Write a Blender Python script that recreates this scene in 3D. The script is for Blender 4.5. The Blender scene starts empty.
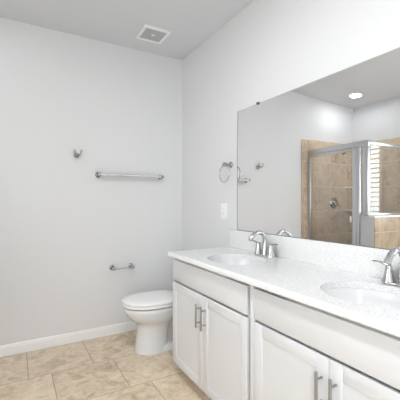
import bpy, bmesh, math, random
from mathutils import Vector, Matrix
random.seed(7)
C = bpy.context.scene
COL = C.collection
PI = math.pi

# ------------------------------------------------------------------ camera, world, exposure
cam_d = bpy.data.cameras.new('camera')
cam_d.sensor_width = 36.0
cam_d.lens = 328.0 / 400.0 * 36.0
cam_d.shift_y = 1.0 / 400.0
cam_d.clip_start = 0.02
cam = bpy.data.objects.new('camera', cam_d)
COL.objects.link(cam)
cam.location = (-1.54, -3.08, 1.25)
cam.rotation_euler = (math.radians(90), 0, math.radians(-29.7))
C.camera = cam

world = bpy.data.worlds.new('world')
C.world = world
world.use_nodes = True
bg = world.node_tree.nodes['Background']
bg.inputs['Color'].default_value = (0.94, 0.975, 1.0, 1)
bg.inputs['Strength'].default_value = 6.5

C.view_settings.view_transform = 'Standard'
C.view_settings.look = 'None'
C.view_settings.gamma = 1.0
C.view_settings.use_curve_mapping = False
C.view_settings.exposure = -0.04
C.cycles.max_bounces = 14
C.cycles.diffuse_bounces = 8
C.cycles.glossy_bounces = 8
C.cycles.transparent_max_bounces = 16
C.cycles.caustics_reflective = False
C.cycles.caustics_refractive = False
C.cycles.sample_clamp_indirect = 6.0

LAMP_W = 17.0          # downlights of the room, one of them added
SHOWER_W = 3.2        # downlight of the shower

# ------------------------------------------------------------------ materials
def mat(name, col, rough=0.5, metal=0.0, spec=0.5, coat=0.0, bump=0.0, bump_scale=200.0):
    m = bpy.data.materials.new(name); m.use_nodes = True
    nt = m.node_tree; b = nt.nodes['Principled BSDF']
    b.inputs['Base Color'].default_value = (*col, 1)
    b.inputs['Roughness'].default_value = rough
    b.inputs['Metallic'].default_value = metal
    b.inputs['Specular IOR Level'].default_value = spec
    b.inputs['Coat Weight'].default_value = coat
    b.inputs['Coat Roughness'].default_value = 0.05
    if bump > 0:
        tc = nt.nodes.new('ShaderNodeTexCoord')
        n = nt.nodes.new('ShaderNodeTexNoise'); n.inputs['Scale'].default_value = bump_scale
        n.inputs['Detail'].default_value = 3
        bp = nt.nodes.new('ShaderNodeBump'); bp.inputs['Strength'].default_value = bump
        bp.inputs['Distance'].default_value = 0.002
        nt.links.new(tc.outputs['Object'], n.inputs['Vector'])
        nt.links.new(n.outputs['Fac'], bp.inputs['Height'])
        nt.links.new(bp.outputs['Normal'], b.inputs['Normal'])
    return m

def emis(name, col, s):
    m = bpy.data.materials.new(name); m.use_nodes = True
    b = m.node_tree.nodes['Principled BSDF']
    b.inputs['Base Color'].default_value = (*col, 1)
    b.inputs['Emission Color'].default_value = (*col, 1)
    b.inputs['Emission Strength'].default_value = s
    return m

def thin_glass(name, ior=1.55, tint=(0.97, 0.985, 0.98)):
    m = bpy.data.materials.new(name); m.use_nodes = True
    nt = m.node_tree; nt.nodes.clear()
    out = nt.nodes.new('ShaderNodeOutputMaterial')
    mix = nt.nodes.new('ShaderNodeMixShader')
    tr = nt.nodes.new('ShaderNodeBsdfTransparent'); tr.inputs['Color'].default_value = (*tint, 1)
    gl = nt.nodes.new('ShaderNodeBsdfGlossy'); gl.inputs['Roughness'].default_value = 0.0
    lw = nt.nodes.new('ShaderNodeLayerWeight'); lw.inputs['Blend'].default_value = 0.5
    f0 = ((ior - 1) / (ior + 1)) ** 2
    pw = nt.nodes.new('ShaderNodeMath'); pw.operation = 'POWER'; pw.inputs[1].default_value = 5.0
    ma = nt.nodes.new('ShaderNodeMath'); ma.operation = 'MULTIPLY_ADD'; ma.inputs[1].default_value = 1 - f0; ma.inputs[2].default_value = f0
    nt.links.new(lw.outputs['Facing'], pw.inputs[0]); nt.links.new(pw.outputs[0], ma.inputs[0])
    nt.links.new(ma.outputs[0], mix.inputs[0])
    nt.links.new(tr.outputs[0], mix.inputs[1]); nt.links.new(gl.outputs[0], mix.inputs[2])
    nt.links.new(mix.outputs[0], out.inputs['Surface'])
    return m

def tile_mat(name, axes, pitch, origin, stagger, grout_w, light, mid, dark, grout, rough=0.35, vein=2.2, bump=0.3):
    """Stone tile laid in a grid on two object axes; rows along the second axis, each row shifted by 'stagger'."""
    m = bpy.data.materials.new(name); m.use_nodes = True
    nt = m.node_tree; L = nt.links; N = nt.nodes
    b = N['Principled BSDF']
    tc = N.new('ShaderNodeTexCoord'); sp = N.new('ShaderNodeSeparateXYZ')
    L.new(tc.outputs['Object'], sp.inputs[0])
    def M(op, a, bb=None):
        n = N.new('ShaderNodeMath'); n.operation = op
        for i, v in enumerate((a, bb)):
            if v is None: continue
            if isinstance(v, (int, float)): n.inputs[i].default_value = v
            else: L.new(v, n.inputs[i])
        return n.outputs[0]
    u = sp.outputs[axes[0]]; v = sp.outputs[axes[1]]
    vr = M('DIVIDE', M('SUBTRACT', v, origin[1]), pitch[1])
    row = M('FLOOR', vr); fv = M('FRACT', M('ADD', vr, 100.0))
    ur = M('DIVIDE', M('SUBTRACT', M('SUBTRACT', u, origin[0]), M('MULTIPLY', row, stagger)), pitch[0])
    colm = M('FLOOR', ur); fu = M('FRACT', M('ADD', ur, 100.0))
    du = M('MULTIPLY', M('MINIMUM', fu, M('SUBTRACT', 1.0, fu)), pitch[0])
    dv = M('MULTIPLY', M('MINIMUM', fv, M('SUBTRACT', 1.0, fv)), pitch[1])
    d = M('MINIMUM', du, dv)
    mask = N.new('ShaderNodeMapRange'); mask.interpolation_type = 'SMOOTHSTEP'
    L.new(d, mask.inputs['Value'])
    mask.inputs['From Min'].default_value = grout_w * 0.45; mask.inputs['From Max'].default_value = grout_w * 0.75
    cid = N.new('ShaderNodeCombineXYZ'); L.new(row, cid.inputs[0]); L.new(colm, cid.inputs[1])
    wn = N.new('ShaderNodeTexWhiteNoise'); wn.noise_dimensions = '3D'; L.new(cid.outputs[0], wn.inputs['Vector'])
    off = N.new('ShaderNodeVectorMath'); off.operation = 'SCALE'; off.inputs['Scale'].default_value = 7.0
    L.new(wn.outputs['Color'], off.inputs[0])
    add = N.new('ShaderNodeVectorMath'); add.operation = 'ADD'
    L.new(tc.outputs['Object'], add.inputs[0]); L.new(off.outputs[0], add.inputs[1])
    n1 = N.new('ShaderNodeTexNoise'); n1.inputs['Scale'].default_value = vein * 2.2
    n1.inputs['Detail'].default_value = 7; n1.inputs['Roughness'].default_value = 0.62; n1.inputs['Distortion'].default_value = 1.1
    L.new(add.outputs[0], n1.inputs['Vector'])
    n2 = N.new('ShaderNodeTexNoise'); n2.inputs['Scale'].default_value = vein * 9
    n2.inputs['Detail'].default_value = 5; n2.inputs['Roughness'].default_value = 0.7; n2.inputs['Distortion'].default_value = 0.6
    L.new(add.outputs[0], n2.inputs['Vector'])
    val = M('ADD', M('MULTIPLY', n1.outputs['Fac'], 0.68), M('MULTIPLY', n2.outputs['Fac'], 0.32))
    val = M('ADD', val, M('MULTIPLY', M('SUBTRACT', wn.outputs['Value'], 0.5), 0.07))
    cr = N.new('ShaderNodeValToRGB'); L.new(val, cr.inputs[0])
    e = cr.color_ramp.elements
    e[0].position = 0.33; e[0].color = (*dark, 1)
    e[1].position = 0.62; e[1].color = (*light, 1)
    k = cr.color_ramp.elements.new(0.47); k.color = (*mid, 1)
    mx = N.new('ShaderNodeMix'); mx.data_type = 'RGBA'
    L.new(mask.outputs[0], mx.inputs['Factor'])
    mx.inputs[6].default_value = (*grout, 1); L.new(cr.outputs[0], mx.inputs[7])
    L.new(mx.outputs[2], b.inputs['Base Color'])
    b.inputs['Roughness'].default_value = rough
    bp = N.new('ShaderNodeBump'); bp.inputs['Strength'].default_value = bump; bp.inputs['Distance'].default_value = 0.002
    L.new(mask.outputs[0], bp.inputs['Height']); L.new(bp.outputs[0], b.inputs['Normal'])
    return m

def quartz_mat(name):
    m = bpy.data.materials.new(name); m.use_nodes = True
    nt = m.node_tree; L = nt.links; N = nt.nodes; b = N['Principled BSDF']
    tc = N.new('ShaderNodeTexCoord')
    n = N.new('ShaderNodeTexNoise'); n.inputs['Scale'].default_value = 230; n.inputs['Detail'].default_value = 2
    L.new(tc.outputs['Object'], n.inputs['Vector'])
    cr = N.new('ShaderNodeValToRGB'); L.new(n.outputs['Fac'], cr.inputs[0])
    e = cr.color_ramp.elements
    e[0].position = 0.34; e[0].color = (0.58, 0.58, 0.59, 1)
    e[1].position = 0.47; e[1].color = (0.87, 0.87, 0.87, 1)
    L.new(cr.outputs[0], b.inputs['Base Color'])
    b.inputs['Roughness'].default_value = 0.16
    return m

WALL = mat('wall_paint', (0.75, 0.757, 0.767), 0.85, spec=0.2, bump=0.06, bump_scale=160)
CEIL = mat('ceiling_paint', (0.70, 0.717, 0.74), 0.95, spec=0.1, bump=0.1, bump_scale=120)
TRIM = mat('white_trim_paint', (0.87, 0.88, 0.89), 0.35)
CAB = mat('cabinet_paint', (0.705, 0.72, 0.745), 0.42)
DARK = mat('dark_clip', (0.12, 0.12, 0.12), 0.8)  # own colour of the mirror clips
QUARTZ = quartz_mat('speckled_quartz')
BASIN = mat('basin_porcelain', (0.78, 0.78, 0.785), 0.14, coat=0.4)
PORC = mat('white_porcelain', (0.73, 0.74, 0.755), 0.12, coat=0.4)
SEATW = mat('white_seat_plastic', (0.88, 0.88, 0.88), 0.2)
CHROME = mat('chrome', (0.60, 0.60, 0.61), 0.10, 1.0)
BRIGHT = mat('chrome_bright_reflection', (0.88, 0.88, 0.89), 0.12, 1.0)  # chrome lightened in colour to stand in for the reflected white wall
DCHROME = mat('chrome_dark_reflection', (0.40, 0.40, 0.41), 0.15, 1.0)  # same chrome, dark reflections put into its base colour
NICKEL = mat('brushed_nickel', (0.38, 0.38, 0.385), 0.34, 1.0)
ALU = mat('satin_aluminium', (0.66, 0.67, 0.69), 0.28, 1.0)
PLASTIC = mat('white_plastic', (0.92, 0.92, 0.92), 0.35)
BACKG = mat('grey_backing', (0.30, 0.30, 0.30), 0.8)
GREYP = mat('grey_grille', (0.54, 0.54, 0.54), 0.6)
MIRROR = mat('silvered_mirror', (0.93, 0.93, 0.935), 0.0, 1.0)
GLASS = thin_glass('shower_glass', 1.85, (0.99, 0.995, 0.992))
PANE = thin_glass('window_glass', 1.45)
CREAM = mat('cream_knob', (0.80, 0.74, 0.62), 0.4)
SHUT = mat('shutter_paint', (0.9, 0.9, 0.9), 0.4)
LENS = emis('lamp_lens', (1.0, 0.98, 0.95), 14.0)
FLOORT = tile_mat('floor_travertine', (0, 1), (0.442, 0.455), (-0.708, -1.390), -0.147, 0.0045,
                  (0.84, 0.71, 0.545), (0.69, 0.56, 0.41), (0.42, 0.325, 0.225), (0.36, 0.28, 0.20), rough=0.3, vein=3.6)
TILE_XZ = tile_mat('shower_tile_back', (0, 2), (0.335, 0.33), (-2.66, 1.115), 0, 0.006,
                   (0.74, 0.60, 0.45), (0.61, 0.485, 0.35), (0.40, 0.30, 0.205), (0.80, 0.71, 0.58), rough=0.3, vein=2.6)
TILE_YZ = tile_mat('shower_tile_side', (1, 2), (0.335, 0.33), (-0.10, 1.115), 0, 0.006,
                   (0.74, 0.60, 0.45), (0.61, 0.485, 0.35), (0.40, 0.30, 0.205), (0.80, 0.71, 0.58), rough=0.3, vein=2.6)
TILE_HALF_DIM = tile_mat('half_wall_tile_dimmed', (0, 2), (0.335, 0.33), (-2.66, 0.905), 0, 0.006,
                     (0.50, 0.40, 0.285), (0.42, 0.325, 0.225), (0.29, 0.215, 0.145), (0.60, 0.52, 0.42), rough=0.3, vein=2.0)  # shower tile with darkened colours, to offset stronger light on the half wall
TILE_EDGE = tile_mat('shower_tile_edge', (0, 2), (5.0, 0.33), (-4.0, 1.115), 0, 0.004,
                     (0.66, 0.53, 0.40), (0.58, 0.45, 0.33), (0.42, 0.31, 0.21), (0.62, 0.53, 0.42), rough=0.3, vein=2.0)


# ------------------------------------------------------------------ mesh helpers
def add_box(bm, a, b, bevel=0.0, seg=2):
    r = bmesh.ops.create_cube(bm, size=1.0)
    vs = r['verts']
    s = [abs(b[i] - a[i]) for i in range(3)]; c = [(a[i] + b[i]) / 2 for i in range(3)]
    for v in vs:
        v.co = Vector((v.co.x * s[0] + c[0], v.co.y * s[1] + c[1], v.co.z * s[2] + c[2]))
    if bevel > 0:
        es = list({e for v in vs for e in v.link_edges})
        bmesh.ops.bevel(bm, geom=es, offset=bevel, segments=seg, profile=0.5, affect='EDGES')

def box(a, b, bevel=0.0, seg=2):
    bm = bmesh.new(); add_box(bm, a, b, bevel, seg); return bm

def add_rings(bm, rings, cap0=True, cap1=True, closed=True):
    vr = [[bm.verts.new(p) for p in r] for r in rings]
    n = len(vr[0])
    for i in range(len(vr) - 1):
        for j in range(n if closed else n - 1):
            k = (j + 1) % n
            bm.faces.new((vr[i][j], vr[i][k], vr[i + 1][k], vr[i + 1][j]))
    if cap0: bm.faces.new(list(reversed(vr[0])))
    if cap1: bm.faces.new(vr[-1])

def frame_rings(path, radii, n, flat=1.0):
    pts = [Vector(p) for p in path]
    rings = []; up = None
    for i, p in enumerate(pts):
        t = (pts[min(i + 1, len(pts) - 1)] - pts[max(i - 1, 0)]).normalized()
        if up is None:
            ref = Vector((0, 0, 1)) if abs(t.z) < 0.9 else Vector((0, 1, 0))
            up = (ref - t * ref.dot(t)).normalized()
        else:
            up = (up - t * up.dot(t)).normalized()
        s = t.cross(up)
        r = radii[i] if isinstance(radii, (list, tuple)) else radii
        rings.append([p + up * (math.sin(2 * PI * k / n) * r * flat) + s * (math.cos(2 * PI * k / n) * r) for k in range(n)])
    return rings

def add_tube(bm, path, radii, n=16, flat=1.0):
    add_rings(bm, frame_rings(path, radii, n, flat))

def add_lathe(bm, origin, axis, prof, n=24):
    """prof: (distance along the axis, radius)"""
    ax = Vector(axis).normalized(); o = Vector(origin)
    ref = Vector((0, 0, 1)) if abs(ax.z) < 0.9 else Vector((1, 0, 0))
    u = (ref - ax * ref.dot(ax)).normalized(); w = ax.cross(u)
    rings = [[o + ax * d + (u * math.cos(2 * PI * k / n) + w * math.sin(2 * PI * k / n)) * max(r, 1e-5) for k in range(n)] for d, r in prof]
    add_rings(bm, rings)

def smooth_path(pts, sub=6):
    P = [Vector(p) for p in pts]; out = []
    for i in range(len(P) - 1):
        p0 = P[max(i - 1, 0)]; p1 = P[i]; p2 = P[i + 1]; p3 = P[min(i + 2, len(P) - 1)]
        for k in range(sub):
            t = k / sub
            out.append(0.5 * ((2 * p1) + (p2 - p0) * t + (2 * p0 - 5 * p1 + 4 * p2 - p3) * t * t + (3 * p1 - p0 - 3 * p2 + p3) * t ** 3))
    out.append(P[-1]); return out

def obj(name, bm, m, parent=None, smooth=True, angle=40):
    bmesh.ops.recalc_face_normals(bm, faces=bm.faces)
    if smooth:
        lim = math.radians(angle)
        for f in bm.faces: f.smooth = True
        for e in bm.edges:
            if len(e.link_faces) == 2 and e.calc_face_angle(0) > lim: e.smooth = False
    me = bpy.data.meshes.new(name); bm.to_mesh(me); bm.free()
    me.materials.append(m)
    o = bpy.data.objects.new(name, me); COL.objects.link(o)
    if parent is not None:
        o.parent = parent
        o.matrix_parent_inverse = Matrix.Translation(-world_loc(parent))
    return o

def world_loc(o):
    """meshes are modelled in world coordinates; only thing Empties are moved from the origin"""
    if o.type == 'EMPTY': return Vector(o.location)
    return Vector(o.parent.location) if o.parent is not None and o.parent.type == 'EMPTY' and o.get('_rel') else Vector((0, 0, 0))

def thing(name, label, cat, loc, group=None):
    o = bpy.data.objects.new(name, None); COL.objects.link(o)
    o.location = loc; o.empty_display_size = 0.05
    o['label'] = label; o['category'] = cat
    if group: o['group'] = group
    return o

def tag(o, label, cat, group=None):
    o['label'] = label; o['category'] = cat
    if group: o['group'] = group
    return o

def struct(name, bm, m, parent=None, smooth=False):
    o = obj(name, bm, m, parent, smooth)
    if parent is None: o['kind'] = 'structure'
    return o

def dup(root, delta, label, group=None):
    """copy a thing with its parts and sub-parts, moved by delta"""
    r = root.copy(); COL.objects.link(r)
    r.location = Vector(root.location) + Vector(delta)
    r['label'] = label
    if group: r['group'] = group
    for ch in list(root.children):
        c = ch.copy(); COL.objects.link(c); c.parent = r
        for g in list(ch.children):
            d = g.copy(); COL.objects.link(d); d.parent = c
    return r

# ------------------------------------------------------------------ room shell
XL, YF, ZC = -2.805, -3.95, 2.725
T = 0.12
struct('floor', box((XL - T, YF - T, -0.1), (T, T, 0.0)), FLOORT)
struct('ceiling', box((XL - T, YF - T, ZC), (T, T, ZC + 0.1)), CEIL)
struct('wall_back', box((XL - T, 0, 0), (T, T, ZC)), WALL)
struct('wall_right', box((0, YF, 0), (T, 0, ZC)), WALL)
# front wall, behind the camera, with an unseen doorway added to let in light
DX0, DX1, DZ = -2.35, -1.70, 2.06
bm = bmesh.new()
add_box(bm, (XL - T, YF - T, 0), (DX0, YF, ZC))
add_box(bm, (DX1, YF - T, 0), (T, YF, ZC))
add_box(bm, (DX0, YF - T, DZ), (DX1, YF, ZC))
struct('wall_front', bm, WALL)
bm = bmesh.new()
for a, b in (((DX0 - 0.06, 0, 0), (DX0 + 0.015, 0, DZ + 0.06)), ((DX1 - 0.015, 0, 0), (DX1 + 0.06, 0, DZ + 0.06)), ((DX0 + 0.015, 0, DZ - 0.015), (DX1 - 0.015, 0, DZ + 0.06))):
    add_box(bm, (a[0], YF - T, a[2]), (b[0], YF + 0.016, b[2]), 0.003)
struct('added_doorway', bm, TRIM)  # trim around the added, unseen doorway
# left wall with a window opening
WY0, WY1, WZ0, WZ1 = -2.15, -1.185, 0.90, 2.14
bm = bmesh.new()
add_box(bm, (XL - T, YF, 0), (XL, WY0, ZC))
add_box(bm, (XL - T, WY1, 0), (XL, 0, ZC))
add_box(bm, (XL - T, WY0, 0), (XL, WY1, WZ0))
add_box(bm, (XL - T, WY0, WZ1), (XL, WY1, ZC))
struct('wall_left', bm, WALL)

def baseboard(name, a, b, along):
    """profile with a small cap bead, run along an axis"""
    prof = [(0, 0), (0.014, 0), (0.014, 0.066), (0.011, 0.075), (0.011, 0.082), (0.006, 0.09), (0, 0.09)]
    bm = bmesh.new()
    if along == 'x':
        rings = [[(x, -d, z) for d, z in prof] for x in (a, b)]
    elif along == 'y':
        rings = [[(-d, y, z) for d, z in prof] for y in (a, b)]
    else:
        rings = [[(XL + d, y, z) for d, z in prof] for y in (a, b)]
    add_rings(bm, rings)
    return struct(name, bm, TRIM)
baseboard('baseboard_back', -1.760, -0.001, 'x')
baseboard('baseboard_right', -0.89, -0.016, 'y')
baseboard('baseboard_left', -3.95, -0.995, 'l')

# window with a shutter in the left wall
w = bmesh.new()
for a, b in (((XL - 0.1, WY0, WZ0), (XL + 0.018, WY0 + 0.05, WZ1)), ((XL - 0.1, WY1 - 0.05, WZ0), (XL + 0.018, WY1, WZ1)),
             ((XL - 0.1, WY0 + 0.05, WZ0), (XL + 0.018, WY1 - 0.05, WZ0 + 0.05)), ((XL - 0.1, WY0 + 0.05, WZ1 - 0.05), (XL + 0.018, WY1 - 0.05, WZ1))):
    add_box(w, a, b, 0.003)
win = struct('window_1', w, TRIM)
obj('pane', box((XL - 0.085, WY0 + 0.05, WZ0 + 0.05), (XL - 0.079, WY1 - 0.05, WZ1 - 0.05)), PANE, win, smooth=False)
z = WZ0 + 0.075
while z < WZ1 - 0.06:
    bm = bmesh.new()
    add_box(bm, (-0.030, WY0 + 0.055, -0.0055), (0.030, WY1 - 0.055, 0.0055), 0.004)
    bmesh.ops.rotate(bm, verts=bm.verts, cent=(0, 0, 0), matrix=Matrix.Rotation(math.radians(-3), 3, 'Y'))
    bmesh.ops.translate(bm, verts=bm.verts, vec=(XL - 0.02, 0, z))
    obj('louver', bm, SHUT, win)
    z += 0.066

# shower tiling on the walls
TT = 2.07
XS = -1.900                                   # plane of the shower front
YP = -0.830                                  # plane of the shower side panel
tb = struct('wall_shower_back', box((XL, -0.010, 0), (-1.808, 0.0, TT)), TILE_XZ)
obj('edge_trim', box((-1.808, -0.011, 0), (-1.765, 0.0, TT), 0.003), TILE_EDGE, tb)
tl = struct('wall_shower_left', box((XL, -0.99, 0), (XL + 0.010, -0.010, TT)), TILE_YZ)
# half wall beside the shower, tiled on its long sides, with a cap
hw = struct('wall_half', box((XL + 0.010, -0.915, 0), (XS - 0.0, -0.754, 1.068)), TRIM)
obj('tile_face', box((XL + 0.010, -0.925, 0), (XS - 0.001, -0.915, 1.068)), TILE_HALF_DIM, hw, smooth=False)
obj('tile_face', box((XL + 0.010, -0.754, 0), (XS - 0.001, -0.744, 1.068)), TILE_HALF_DIM, hw, smooth=False)
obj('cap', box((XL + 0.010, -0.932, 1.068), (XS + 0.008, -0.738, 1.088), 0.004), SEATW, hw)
GREYPAINT = mat('grey_end_panel', (0.62, 0.63, 0.65), 0.45)
obj('end_panel', box((XS, -0.915, 0), (XS + 0.004, -0.754, 1.067), 0.001), GREYPAINT, hw, smooth=False)

# ------------------------------------------------------------------ ceiling fittings
def downlight(x, y, watts, label, r=0.065):
    t = thing('ceiling_downlight', label, 'ceiling light', (x, y, ZC), 'recessed ceiling downlights')
    bm = bmesh.new()
    add_lathe(bm, (x, y, ZC), (0, 0, -1), [(0.0, r), (0.0, r + 0.022), (0.006, r + 0.020), (0.008, r + 0.004), (0.003, r)], 40)
    obj('trim_ring', bm, PLASTIC, t)
    bm = bmesh.new()
    add_lathe(bm, (x, y, ZC), (0, 0, -1), [(0.0, r), (0.004, r), (0.007, r * 0.7), (0.008, 0.001)], 40)
    obj('lens', bm, LENS, t)
    ld = bpy.data.lights.new('lamp', 'AREA'); ld.shape = 'DISK'; ld.size = 2 * r
    ld.energy = watts; ld.spread = math.radians(178); ld.color = (0.945, 0.975, 1.0)
    lo = bpy.data.objects.new('lamp', ld); COL.objects.link(lo)
    lo.parent = t; lo.location = (0, 0, -0.012)
    return t
downlight(-2.31, -0.38, SHOWER_W, 'round recessed white downlight in the ceiling above the shower')
downlight(-1.20, -1.80, LAMP_W * 0.58, 'round recessed white downlight in the ceiling before the vanity')
downlight(-1.30, -3.15, LAMP_W * 1.65, 'unseen round recessed downlight added in the ceiling over the camera end')  # unseen fixture, added to light the room

t = thing('exhaust_vent', 'square white ceiling exhaust fan grille with a central screw', 'vent', (-0.465, -0.357, ZC))
bm = bmesh.new()
x0, x1, y0, y1, fw = -0.585, -0.345, -0.478, -0.236, 0.026
for a, b in (((x0, y0), (x1, y0 + fw)), ((x0, y1 - fw), (x1, y1)), ((x0, y0 + fw), (x0 + fw, y1 - fw)), ((x1 - fw, y0 + fw), (x1, y1 - fw))):
    add_box(bm, (a[0], a[1], ZC - 0.014), (b[0], b[1], ZC), 0.002)
obj('frame', bm, PLASTIC, t)
obj('backing', box((x0 + fw, y0 + fw, ZC - 0.002), (x1 - fw, y1 - fw, ZC)), BACKG, t, smooth=False)
bm = bmesh.new()
n = 13
for i in range(n):
    yy = y0 + fw + (i + 0.5) * (y1 - y0 - 2 * fw) / n
    add_box(bm, (x0 + fw, yy - 0.0042, ZC - 0.011), (x1 - fw, yy + 0.0042, ZC - 0.003))
for i in range(4):
    xx = x0 + fw + (i + 0.5) * (x1 - x0 - 2 * fw) / 4
    add_box(bm, (xx - 0.003, y0 + fw, ZC - 0.010), (xx + 0.003, y1 - fw, ZC - 0.004))
obj('grille', bm, GREYP, t, smooth=False)
bm = bmesh.new(); add_lathe(bm, (-0.465, -0.357, ZC - 0.003), (0, 0, -1), [(0, 0.016), (0.010, 0.016), (0.013, 0.010), (0.013, 0.001)], 20)
obj('screw_cap', bm, PLASTIC, t)

# ------------------------------------------------------------------ vanity
def bar_handle(parent, y, z0, z1, xf):
    bm = bmesh.new()
    add_tube(bm, [(xf - 0.032, y, z0), (xf - 0.032, y, z1)], 0.006, 14)
    for zz in (z0 + 0.028, z1 - 0.028):
        add_tube(bm, [(xf + 0.001, y, zz), (xf - 0.032, y, zz)], 0.0045, 12)
    return obj('handle', bm, NICKEL, parent)

def shaker_door(parent, y0, y1, z0, z1, xf, thick=0.019, rail=0.056):
    bm = bmesh.new()
    add_box(bm, (xf, y0, z0), (xf + thick, y0 + rail, z1), 0.0015)
    add_box(bm, (xf, y1 - rail, z0), (xf + thick, y1, z1), 0.0015)
    add_box(bm, (xf, y0 + rail, z0), (xf + thick, y1 - rail, z0 + rail), 0.0015)
    add_box(bm, (xf, y0 + rail, z1 - rail), (xf + thick, y1 - rail, z1), 0.0015)
    add_box(bm, (xf + 0.0035, y0 + rail - 0.002, z0 + rail - 0.002), (xf + thick - 0.001, y1 - rail + 0.002, z1 - rail + 0.002))
    return obj('door', bm, CAB, parent, smooth=True, angle=30)

XF = -0.531
def vanity(ya, yb, da, db, label):
    """cabinet from ya (far) to yb (near); doors and false front span da..db"""
    t = thing('vanity_cabinet', label, 'cabinet', (-0.26, (ya + yb) / 2, 0), 'white vanity base cabinets')
    bm = bmesh.new()
    xb = XF + 0.019
    for p, q in (((xb + 0.001, yb, 0.084), (-0.003, yb + 0.018, 0.849)), ((xb + 0.001, ya - 0.018, 0.084), (-0.003, ya, 0.849)),
                 ((xb + 0.001, yb + 0.018, 0.084), (-0.003, ya - 0.018, 0.102)), ((-0.012, yb + 0.018, 0.102), (-0.003, ya - 0.018, 0.849)),
                 ((xb + 0.022, yb + 0.018, 0.650), (xb + 0.040, ya - 0.018, 0.700)), ((xb + 0.006, yb + 0.018, 0.812), (xb + 0.020, ya - 0.018, 0.849)),
                 ((xb + 0.001, yb + 0.018, 0.102), (xb + 0.019, yb + 0.045, 0.650)), ((xb + 0.001, ya - 0.045, 0.102), (xb + 0.019, ya - 0.018, 0.650)),
                 ((xb + 0.001, yb + 0.018, 0.700), (xb + 0.019, yb + 0.045, 0.812)), ((xb + 0.001, ya - 0.045, 0.700), (xb + 0.019, ya - 0.018, 0.812))):
        add_box(bm, p, q, 0.0008, 1)
    obj('body', bm, CAB, t)
    obj('toe_kick', box((xb + 0.075, yb, 0.0), (-0.003, ya, 0.0845)), CAB, t, smooth=False)
    obj('drawer_front', box((XF, db, 0.681), (XF + 0.019, da, 0.829), 0.0025), CAB, t)
    ym = (da + db) / 2
    d1 = shaker_door(t, ym + 0.0015, da, 0.087, 0.668, XF)
    d2 = shaker_door(t, db, ym - 0.0015, 0.087, 0.668, XF)
    bar_handle(d1, ym + 0.031, 0.472, 0.616, XF)
    bar_handle(d2, ym - 0.031, 0.472, 0.616, XF)
    return t
vanity(-0.905, -1.7825, -0.912, -1.780, 'white shaker vanity cabinet next to the toilet')
v2 = vanity(-1.8065, -2.725, -1.836, -2.698, 'white shaker vanity cabinet nearer the camera under the second sink')
obj('filler_stile', box((XF, -1.8325, 0.087), (XF + 0.0195, -1.8070, 0.845), 0.0015), CAB, v2)

SINKS = ((-0.297, -1.372), (-0.292, -2.282))
SA, SB = 0.178, 0.208
CY0, CY1, CZ0, CZ1, CXF = -2.745, -0.89, 0.850, 0.880, -0.560
def countertop():
    bm = bmesh.new()
    xs0, xs1 = CXF + 0.012, -0.001
    spans = []
    def quad(*p): bm.faces.new([bm.verts.new(q) for q in p])
    ys = [CY0]
    for sx, sy in sorted(SINKS, key=lambda s: s[1]): ys += [sy - 0.25, sy + 0.25]
    ys.append(CY1)
    for z in (CZ0, CZ1):
        for i in range(0, len(ys), 2):
            quad((xs0, ys[i], z), (xs1, ys[i], z), (xs1, ys[i + 1], z), (xs0, ys[i + 1], z))
        for sx, sy in SINKS:
            yb, ye = sy - 0.25, sy + 0.25
            angs = [2 * PI * k / 72 for k in range(72)]
            for cx, cy in ((xs0, yb), (xs1, yb), (xs1, ye), (xs0, ye)): angs.append(math.atan2(cy - sy, cx - sx) % (2 * PI))
            angs = sorted(set(angs))
            outer, inner = [], []
            for a in angs:
                c, s = math.cos(a), math.sin(a)
                ts = []
                if c > 1e-9: ts.append((xs1 - sx) / c)
                if c < -1e-9: ts.append((xs0 - sx) / c)
                if s > 1e-9: ts.append((ye - sy) / s)
                if s < -1e-9: ts.append((yb - sy) / s)
                tt = min(ts)
                outer.append((sx + c * tt, sy + s * tt, z))
                r = 1 / math.sqrt((c / SA) ** 2 + (s / SB) ** 2)
                inner.append((sx + c * r, sy + s * r, z))
            ov = [bm.verts.new(p) for p in outer]; iv = [bm.verts.new(p) for p in inner]
            for k in range(len(angs)):
                q = (k + 1) % len(angs)
                bm.faces.new((ov[k], ov[q], iv[q], iv[k]))
            if z == CZ1:
                lv = [bm.verts.new((p[0], p[1], CZ0)) for p in inner]
                for k in range(len(angs)):
                    q = (k + 1) % len(angs)
                    bm.faces.new((iv[k], iv[q], lv[q], lv[k]))
    # eased front edge, ends and back
    prof = [(xs0, CZ1)] + [(xs0 - 0.012 * math.sin(a), CZ1 - 0.012 + 0.012 * math.cos(a)) for a in (PI / 8, PI / 4, 3 * PI / 8, PI / 2)] \
        + [(CXF, CZ0 + 0.004), (CXF + 0.004, CZ0), (xs0, CZ0)]
    for i in range(len(prof) - 1):
        p, q = prof[i], prof[i + 1]
        quad((p[0], CY0, p[1]), (p[0], CY1, p[1]), (q[0], CY1, q[1]), (q[0], CY0, q[1]))
    for y in (CY0, CY1):
        bm.faces.new([bm.verts.new((p[0], y, p[1])) for p in prof])
        quad((xs0, y, CZ0), (xs1, y, CZ0), (xs1, y, CZ1), (xs0, y, CZ1))
    quad((xs1, CY0, CZ0), (xs1, CY1, CZ0), (xs1, CY1, CZ1), (xs1, CY0, CZ1))
    bmesh.ops.remove_doubles(bm, verts=bm.verts, dist=1e-5)
    return bm
tag(obj('countertop', countertop(), QUARTZ, smooth=True, angle=30), 'long white speckled quartz countertop over both vanity cabinets', 'countertop')
tag(obj('backsplash', box((-0.021, CY0, CZ1 + 0.0005), (-0.001, CY1 - 0.006, 1.021), 0.002), QUARTZ), 'white speckled quartz backsplash strip along the wall under the mirror', 'backsplash')

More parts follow.
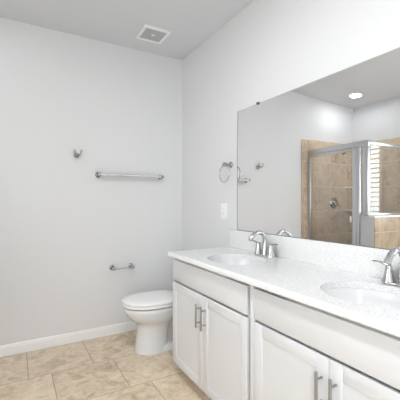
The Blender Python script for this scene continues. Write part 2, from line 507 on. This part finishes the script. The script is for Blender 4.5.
def sink(sx, sy, label):
    t = thing('sink', label, 'sink', (sx, sy, 0.70), 'white oval undermount sinks')
    bm = bmesh.new()
    n = 56; rings = []
    prof = [(1.06, 0.8495), (1.015, 0.8495), (1.0, 0.842), (0.975, 0.81), (0.92, 0.775), (0.82, 0.745), (0.66, 0.722), (0.46, 0.709), (0.25, 0.703), (0.115, 0.701)]
    for k, zz in prof:
        rings.append([(sx + SA * k * math.cos(2 * PI * j / n), sy + SB * k * math.sin(2 * PI * j / n), zz) for j in range(n)])
    outer = [(0.13, 0.690), (0.5, 0.697), (0.86, 0.735), (1.0, 0.78), (1.03, 0.838), (1.06, 0.838)]
    for k, zz in outer:
        rings.append([(sx + SA * k * math.cos(2 * PI * j / n), sy + SB * k * math.sin(2 * PI * j / n), zz) for j in range(n)])
    rings.append(rings[0])
    add_rings(bm, rings, False, False)
    bmesh.ops.remove_doubles(bm, verts=bm.verts, dist=1e-5)
    obj('basin', bm, BASIN, t)
    bm = bmesh.new()
    add_lathe(bm, (sx, sy, 0.692), (0, 0, 1), [(0, 0.018), (0.010, 0.018), (0.0125, 0.030), (0.0145, 0.029), (0.0145, 0.016), (0.018, 0.014), (0.019, 0.001)], 24)
    obj('drain', bm, CHROME, t)
sink(*SINKS[0], 'white oval undermount sink nearer the toilet, seen whole')
sink(*SINKS[1], 'white oval undermount sink nearer the camera, cut by the photo edge')

def faucet(fy, label):
    fx, fz = -0.072, CZ1 + 0.0005
    t = thing('faucet', label, 'faucet', (fx, fy, fz), 'chrome two-handle faucets')
    # base plate: long rounded bar
    bm = bmesh.new()
    def stadium(hl, r, z, n=12):
        pts = []
        for k in range(n + 1):
            a = PI * k / n
            pts.append((fx + r * math.cos(a), fy + hl + r * math.sin(a), z))
        for k in range(n + 1):
            a = PI + PI * k / n
            pts.append((fx + r * math.cos(a), fy - hl + r * math.sin(a), z))
        return pts
    add_rings(bm, [stadium(0.058, 0.029, fz), stadium(0.058, 0.029, fz + 0.006), stadium(0.058, 0.025, fz + 0.011)])
    obj('base_plate', bm, CHROME, t)
    # spout: column that sweeps up and over the basin
    bm = bmesh.new()
    path = smooth_path([(fx, fy, fz + 0.008), (fx + 0.004, fy, fz + 0.06), (fx + 0.002, fy, fz + 0.115), (fx - 0.022, fy, fz + 0.152),
                        (fx - 0.058, fy, fz + 0.160), (fx - 0.092, fy, fz + 0.145), (fx - 0.116, fy, fz + 0.118)], 6)
    L = len(path) - 1
    rad = [0.021 - 0.0075 * min(1, i / (L * 0.35)) + 0.0025 * max(0, (i / L - 0.6)) for i in range(L + 1)]
    add_tube(bm, path, rad, 20)
    sp = obj('spout', bm, CHROME, t)
    bm = bmesh.new()
    e = path[-1]; d = (path[-1] - path[-2]).normalized()
    add_lathe(bm, e - d * 0.004, d, [(0, 0.0155), (0.010, 0.0155), (0.012, 0.012), (0.009, 0.010), (0.009, 0.001)], 20)
    obj('aerator', bm, CHROME, sp)
    for s in (1, -1):
        yy = fy + s * 0.063
        bm = bmesh.new()
        add_lathe(bm, (fx, yy, fz + 0.006), (0, 0, 1), [(0, 0.030), (0.005, 0.029), (0.02, 0.0235), (0.042, 0.0185), (0.062, 0.0145), (0.070, 0.0150), (0.076, 0.0135), (0.080, 0.008), (0.081, 0.001)], 24)
        h = obj('handle', bm, CHROME, t)
        bm = bmesh.new()
        add_tube(bm, smooth_path([(fx - 0.002, yy - s * 0.006, fz + 0.079), (fx - 0.004, yy + s * 0.02, fz + 0.086), (fx - 0.008, yy + s * 0.045, fz + 0.092), (fx - 0.012, yy + s * 0.068, fz + 0.091)], 4),
                 [0.0085 - 0.0025 * i / 12 for i in range(13)], 14, 0.6)
        obj('lever', bm, DCHROME, h)
    bm = bmesh.new()
    add_tube(bm, [(fx + 0.030 - 0.004, fy, fz + 0.004), (fx + 0.026, fy, fz + 0.05)], 0.0025, 10)
    add_lathe(bm, (fx + 0.026, fy, fz + 0.048), (0, 0, 1), [(0, 0.004), (0.004, 0.006), (0.010, 0.005), (0.012, 0.001)], 12)
    obj('lift_rod', bm, CHROME, t)
faucet(-1.380, 'chrome two-handle faucet behind the sink nearer the toilet')
faucet(-2.283, 'chrome two-handle faucet behind the near sink at the right photo edge')

# ------------------------------------------------------------------ mirror
MY0, MY1, MZ0, MZ1 = -2.72, -0.990, 1.0225, 1.952
t = thing('wall_mirror', 'large frameless wall mirror above the backsplash', 'mirror', (-0.006, -1.85, MZ0))
# the thin plate springs back a little towards the wall under its top clips
def bow(zz):
    u = min(max((zz - 1.59) / 0.14, 0.0), 1.0)
    k = math.tan(math.radians(1.2))
    if zz <= 1.59: return 0.0
    if zz <= 1.73: return k * 0.14 * (u ** 3 - u ** 4 / 2)
    return k * (0.07 + (zz - 1.73))
front = [MZ0 + (MZ1 - MZ0) * i / 60 for i in range(61)]
bm = bmesh.new()
XM = -0.0125
rings = []
for yy in (MY0, MY1):
    pr = [(XM + bow(zz), zz) for zz in front]
    pr += [(XM + 0.005 + bow(zz), zz) for zz in reversed(front)]
    rings.append([(x, yy, zz) for x, zz in pr])
add_rings(bm, rings)
obj('plate', bm, MIRROR, t, smooth=True, angle=30)
clip_y = [-1.236, -2.46]
EDGE = mat('mirror_edge', (0.16, 0.17, 0.17), 0.3)
bm = bmesh.new()
add_rings(bm, [[(x + bow(zz), y, zz) for x, y in ((XM - 0.0006, MY1 - 0.0045), (XM - 0.0006, MY1 + 0.001), (XM + 0.0055, MY1 + 0.001), (XM + 0.0055, MY1 - 0.0045))] for zz in front])
obj('side_edge', bm, EDGE, t, smooth=False)
obj('bottom_edge', box((XM - 0.0006, MY0, MZ0 - 0.001), (XM + 0.0055, MY1 - 0.0046, MZ0 + 0.0035)), EDGE, t, smooth=False)
# top edge
TOPE = mat('mirror_top_edge', (0.45, 0.46, 0.46), 0.3)
obj('top_edge', box((XM - 0.0006 + bow(MZ1), MY0, MZ1 - 0.0025), (XM + 0.0055 + bow(MZ1), MY1 - 0.0046, MZ1 + 0.001)), TOPE, t, smooth=False)
for y in clip_y:
    obj('clip', box((XM - 0.003, y - 0.012, MZ1 - 0.006), (-0.0005, y + 0.012, MZ1 + 0.009), 0.002), DARK, t)

# ------------------------------------------------------------------ toilet
TY = -0.455
def egg(xf, xb, hwid, zz, n=56, px=2.2, pb=2.6, xc=None):
    """egg-shaped ring: round nose at xf, blunter tail at xb"""
    if xc is None: xc = xb + (xf - xb) * 0.46
    pts = []
    for j in range(n):
        a = 2 * PI * j / n
        c, s = math.cos(a), math.sin(a)
        p = px if c > 0 else pb
        ax = (xc - xf) if c > 0 else (xb - xc)
        x = xc - math.copysign(abs(c) ** (2 / p), c) * ax
        y = TY + math.copysign(abs(s) ** (2 / p), s) * hwid
        pts.append((x, y, zz))
    return pts
t = thing('toilet', 'white elongated toilet with closed lid between the back wall and the vanity', 'toilet', (-0.40, TY, 0))
bm = bmesh.new()
add_rings(bm, [egg(*q) for q in (
    (-0.660, -0.385, 0.124, 0.001), (-0.658, -0.385, 0.122, 0.02), (-0.650, -0.385, 0.114, 0.08), (-0.642, -0.38, 0.109, 0.15), (-0.640, -0.37, 0.110, 0.205),
    (-0.646, -0.35, 0.116, 0.232), (-0.668, -0.32, 0.137, 0.252), (-0.702, -0.29, 0.158, 0.278), (-0.730, -0.26, 0.174, 0.310), (-0.748, -0.24, 0.183, 0.345), (-0.753, -0.23, 0.186, 0.370), (-0.747, -0.235, 0.181, 0.3775))])
add_rings(bm, [egg(xf, -0.13, h, zz, pb=4) for xf, h, zz in ((-0.655, 0.123, 0.001), (-0.652, 0.121, 0.035), (-0.60, 0.105, 0.05))])
add_rings(bm, [egg(-0.52, xb, h, zz, px=3, pb=4) for xb, h, zz in ((-0.14, 0.035, 0.03), (-0.15, 0.035, 0.18), (-0.10, 0.08, 0.27), (-0.06, 0.15, 0.32), (-0.04, 0.165, 0.386))])
obj('bowl', bm, PORC, t, angle=50)
bm = bmesh.new()
add_rings(bm, [egg(*q) for q in ((-0.759, -0.268, 0.189, 0.3895), (-0.762, -0.265, 0.191, 0.396), (-0.762, -0.265, 0.191, 0.407), (-0.756, -0.268, 0.187, 0.4095))])
obj('seat', bm, SEATW, t, angle=50)
bm = bmesh.new()
add_rings(bm, [egg(*q) for q in ((-0.760, -0.262, 0.189, 0.4145), (-0.764, -0.26, 0.192, 0.418), (-0.764, -0.26, 0.192, 0.428), (-0.755, -0.265, 0.186, 0.435), (-0.70, -0.29, 0.150, 0.440), (-0.60, -0.36, 0.07, 0.4425))])
obj('lid', bm, SEATW, t, angle=50)
for s in (1, -1):
    bm = bmesh.new(); add_tube(bm, [(-0.252, TY + s * 0.075 - 0.025, 0.414), (-0.252, TY + s * 0.075 + 0.025, 0.414)], 0.012, 14)
    obj('hinge', bm, SEATW, t)
tank = obj('tank', box((-0.205, TY - 0.205, 0.388), (-0.018, TY + 0.205, 0.715), 0.025, 4), PORC, t)
obj('tank_lid', box((-0.213, TY - 0.213, 0.716), (-0.014, TY + 0.213, 0.750), 0.010, 3), PORC, t)
bm = bmesh.new()
add_lathe(bm, (-0.204, TY + 0.15, 0.655), (-1, 0, 0), [(0, 0.014), (0.008, 0.014), (0.012, 0.008)], 18)
add_tube(bm, [(-0.214, TY + 0.15, 0.655), (-0.222, TY + 0.11, 0.651), (-0.222, TY + 0.07, 0.645)], [0.006, 0.005, 0.006], 12)
obj('flush_lever', bm, CHROME, tank)

# ------------------------------------------------------------------ wall hardware
def rosette(o, axis, r=0.024):
    bm = bmesh.new()
    add_lathe(bm, o, axis, [(0, r), (0.005, r), (0.010, r * 0.8), (0.013, r * 0.5), (0.05, r * 0.42)], 24)
    return bm
BZ = 1.490
t = thing('towel_bar', 'long chrome towel bar on the back wall above the toilet paper holder', 'towel bar', (-0.556, 0, BZ))
for x in (-0.862, -0.252):
    bm = rosette((x, -0.0005, BZ), (0, -1, 0), 0.026)
    add_lathe(bm, (x, -0.046, BZ), (0, -1, 0), [(0, 0.013), (0.004, 0.016), (0.024, 0.016), (0.029, 0.010), (0.030, 0.001)], 20)
    obj('post', bm, DCHROME, t)
bm = bmesh.new(); add_tube(bm, [(-0.868, -0.060, BZ), (-0.246, -0.060, BZ)], 0.0135, 20)
obj('bar', bm, BRIGHT, t)

PZ = 0.627
t = thing('toilet_paper_holder', 'small empty chrome toilet paper holder on the back wall', 'toilet paper holder', (-0.64, 0, PZ))
for x in (-0.735, -0.553):
    bm = rosette((x, -0.0005, PZ), (0, -1, 0), 0.024)
    add_lathe(bm, (x, -0.046, PZ), (0, -1, 0), [(0, 0.011), (0.006, 0.016), (0.024, 0.016), (0.030, 0.010), (0.031, 0.001)], 20)
    obj('post', bm, DCHROME, t)
bm = bmesh.new()
add_tube(bm, [(-0.735, -0.062, PZ - 0.006), (-0.553, -0.062, PZ - 0.006)], 0.0065, 14)
obj('roller', bm, CHROME, t)

HX, HZ = -1.047, 1.655
t = thing('robe_hook', 'small chrome double robe hook high on the back wall', 'hook', (HX, 0, HZ))
bm = rosette((HX, -0.0005, HZ), (0, -1, 0), 0.022)
obj('base', bm, DCHROME, t)
for s in (1, -1):
    bm = bmesh.new()
    add_tube(bm, smooth_path([(HX, -0.030, HZ), (HX + s * 0.010, -0.045, HZ - 0.004), (HX + s * 0.022, -0.058, HZ + 0.012), (HX + s * 0.030, -0.060, HZ + 0.044)], 5),
             [0.0075] * 14 + [0.009, 0.008], 14)
    obj('prong', bm, DCHROME, t)

RY, RZ = -0.888, 1.543
t = thing('towel_ring', 'chrome towel ring on the side wall beside the mirror', 'towel ring', (0, RY, RZ))
bm = rosette((-0.0005, RY, RZ), (-1, 0, 0), 0.026)
add_lathe(bm, (-0.040, RY, RZ), (-1, 0, 0), [(0, 0.012), (0.008, 0.017), (0.032, 0.017), (0.039, 0.010), (0.040, 0.001)], 20)
obj('post', bm, DCHROME, t)
bm = bmesh.new()
n = 40; rc = 0.068
pts = [Vector((-0.066, RY + rc * math.sin(2 * PI * k / n), RZ - 0.006 - rc + rc * math.cos(2 * PI * k / n))) for k in range(n)]
rings = []
for k in range(n):
    rad = (pts[k] - Vector((-0.066, RY, RZ - 0.006 - rc))).normalized()
    rings.append([pts[k] + rad * (0.0048 * math.cos(2 * PI * j / 12)) + Vector((1, 0, 0)) * (0.0048 * math.sin(2 * PI * j / 12)) for j in range(12)])
rings.append(rings[0])
add_rings(bm, rings, False, False); bmesh.ops.remove_doubles(bm, verts=bm.verts, dist=1e-6)
obj('ring', bm, CHROME, t)

OY, OZ = -0.792, 1.163
t = thing('wall_outlet', 'white wall outlet plate low beside the mirror edge', 'outlet', (0, OY, OZ))
obj('cover_plate', box((-0.006, OY - 0.046, OZ - 0.067), (-0.0003, OY + 0.046, OZ + 0.067), 0.003), PLASTIC, t)
obj('receptacle', box((-0.009, OY - 0.018, OZ - 0.036), (-0.0055, OY + 0.018, OZ + 0.036), 0.0015), PLASTIC, t)
for dz in (-0.02, 0.02):
    for dy, h in ((-0.006, 0.009), (0.006, 0.007)):
        obj('slot', box((-0.0095, OY + dy - 0.0012, OZ + dz - h / 2), (-0.0088, OY + dy + 0.0012, OZ + dz + h / 2)), BACKG, t, smooth=False)

# ------------------------------------------------------------------ shower (seen in the mirror)
ZH = 1.925                                   # top of the header
t = thing('shower_enclosure', 'silver framed glass shower enclosure with hinged door, seen in the mirror', 'shower', (XS, -0.4, 0.1))
obj('header', box((XS - 0.020, -0.861, ZH - 0.062), (XS + 0.020, -0.012, ZH), 0.004), ALU, t)
obj('side_header', box((XL + 0.012, YP - 0.018, ZH - 0.040), (XS - 0.021, YP + 0.018, ZH), 0.004), ALU, t)
obj('wall_jamb', box((XS - 0.018, -0.028, 0.112), (XS + 0.018, -0.012, ZH - 0.063), 0.003), ALU, t)
bm = box((XS - 0.028, -0.861, 1.0895), (XS + 0.028, -0.800, ZH - 0.063), 0.004)
obj('corner_post', bm, ALU, t)
obj('wall_jamb', box((XL + 0.012, YP - 0.014, 1.0895), (XL + 0.034, YP + 0.014, ZH - 0.041), 0.003), ALU, t)
obj('sill_rail', box((XL + 0.035, YP - 0.014, 1.0895), (XS - 0.029, YP + 0.014, 1.112), 0.003), ALU, t)
obj('side_glass', box((XL + 0.035, YP - 0.003, 1.113), (XS - 0.029, YP + 0.003, ZH - 0.041)), GLASS, t, smooth=False)
obj('fixed_glass', box((XS - 0.003, -0.799, 1.0895), (XS + 0.003, -0.755, ZH - 0.063)), GLASS, t, smooth=False)
obj('strike_jamb', box((XS - 0.018, -0.754, 0.112), (XS + 0.018, -0.724, ZH - 0.063), 0.003), ALU, t)
door = obj('door', box((XS - 0.003, -0.668, 0.155), (XS + 0.003, -0.050, ZH - 0.100)), GLASS, t, smooth=False)
bm = bmesh.new()
add_box(bm, (XS - 0.014, -0.050, 0.125), (XS + 0.016, -0.030, ZH - 0.070), 0.003)
add_box(bm, (XS - 0.014, -0.721, 0.125), (XS + 0.016, -0.664, ZH - 0.070), 0.003)
add_box(bm, (XS - 0.014, -0.664, ZH - 0.100), (XS + 0.016, -0.048, ZH - 0.070), 0.003)
add_box(bm, (XS - 0.014, -0.664, 0.125), (XS + 0.016, -0.048, 0.160), 0.003)
obj('door_frame', bm, ALU, door)
obj('handle', box((XS + 0.0165, -0.668, 1.005), (XS + 0.040, -0.645, 1.075), 0.004), CREAM, door)
tag(obj('shower_curb', box((XS - 0.05, -0.743, 0.0), (XS + 0.05, -0.0105, 0.111), 0.006), TILE_YZ), 'low tiled shower curb under the glass shower door', 'curb')
tag(obj('shower_pan', box((XL + 0.011, -0.743, 0.0), (XS - 0.051, -0.0105, 0.035), 0.006), PORC), 'white shower floor pan inside the glass enclosure', 'shower pan')

VX, VZ = -2.395, 1.222
t = thing('shower_valve', 'round chrome shower valve with lever on the tiled back wall', 'shower valve', (VX, 0, VZ))
bm = bmesh.new()
add_lathe(bm, (VX, -0.0105, VZ), (0, -1, 0), [(0, 0.078), (0.004, 0.080), (0.010, 0.074), (0.014, 0.045), (0.016, 0.001)], 36)
obj('escutcheon', bm, DCHROME, t)
bm = bmesh.new()
add_lathe(bm, (VX, -0.022, VZ), (0, -1, 0), [(0, 0.030), (0.030, 0.026), (0.045, 0.022), (0.048, 0.001)], 24)
add_tube(bm, smooth_path([(VX, -0.060, VZ), (VX - 0.03, -0.066, VZ - 0.025), (VX - 0.06, -0.066, VZ - 0.055)], 4), [0.011, 0.0105, 0.010, 0.0095, 0.009, 0.0085, 0.008, 0.0075, 0.009], 14)
obj('lever', bm, CHROME, t)

t = thing('shower_sprayer', 'chrome shower head on a bent arm above the shower valve', 'shower head', (VX, 0, 2.0))
bm = bmesh.new()
add_lathe(bm, (VX, -0.0105, 2.0), (0, -1, 0), [(0, 0.030), (0.006, 0.028), (0.012, 0.013)], 24)
obj('flange', bm, CHROME, t)
bm = bmesh.new()
add_tube(bm, smooth_path([(VX, -0.018, 2.0), (VX, -0.06, 2.0), (VX, -0.11, 1.985), (VX, -0.15, 1.945)], 5), 0.0095, 14)
obj('arm', bm, CHROME, t)
bm = bmesh.new()
d = Vector((0, -0.6, -0.8)).normalized()
add_lathe(bm, (VX, -0.146, 1.949), d, [(0, 0.010), (0.012, 0.015), (0.022, 0.014), (0.034, 0.026), (0.056, 0.038), (0.062, 0.037), (0.062, 0.001)], 28)
obj('spray_head', bm, CHROME, t)

def corner_shelf(zz, label):
    bm = bmesh.new()
    n = 14; cx, cy = XL + 0.0105, -0.0105; R = 0.155
    pts = [(cx, cy)] + [(cx + R * math.cos(PI / 2 * k / n), cy - R * math.sin(PI / 2 * k / n)) for k in range(n + 1)]
    add_rings(bm, [[(x, y, zz - 0.018) for x, y in pts], [(x, y, zz) for x, y in pts]])
    tag(obj('corner_shelf', bm, SEATW), label, 'shelf', 'shower corner shelves')
corner_shelf(1.455, 'upper white corner shelf in the tiled shower corner')
corner_shelf(1.13, 'lower white corner shelf in the tiled shower corner')
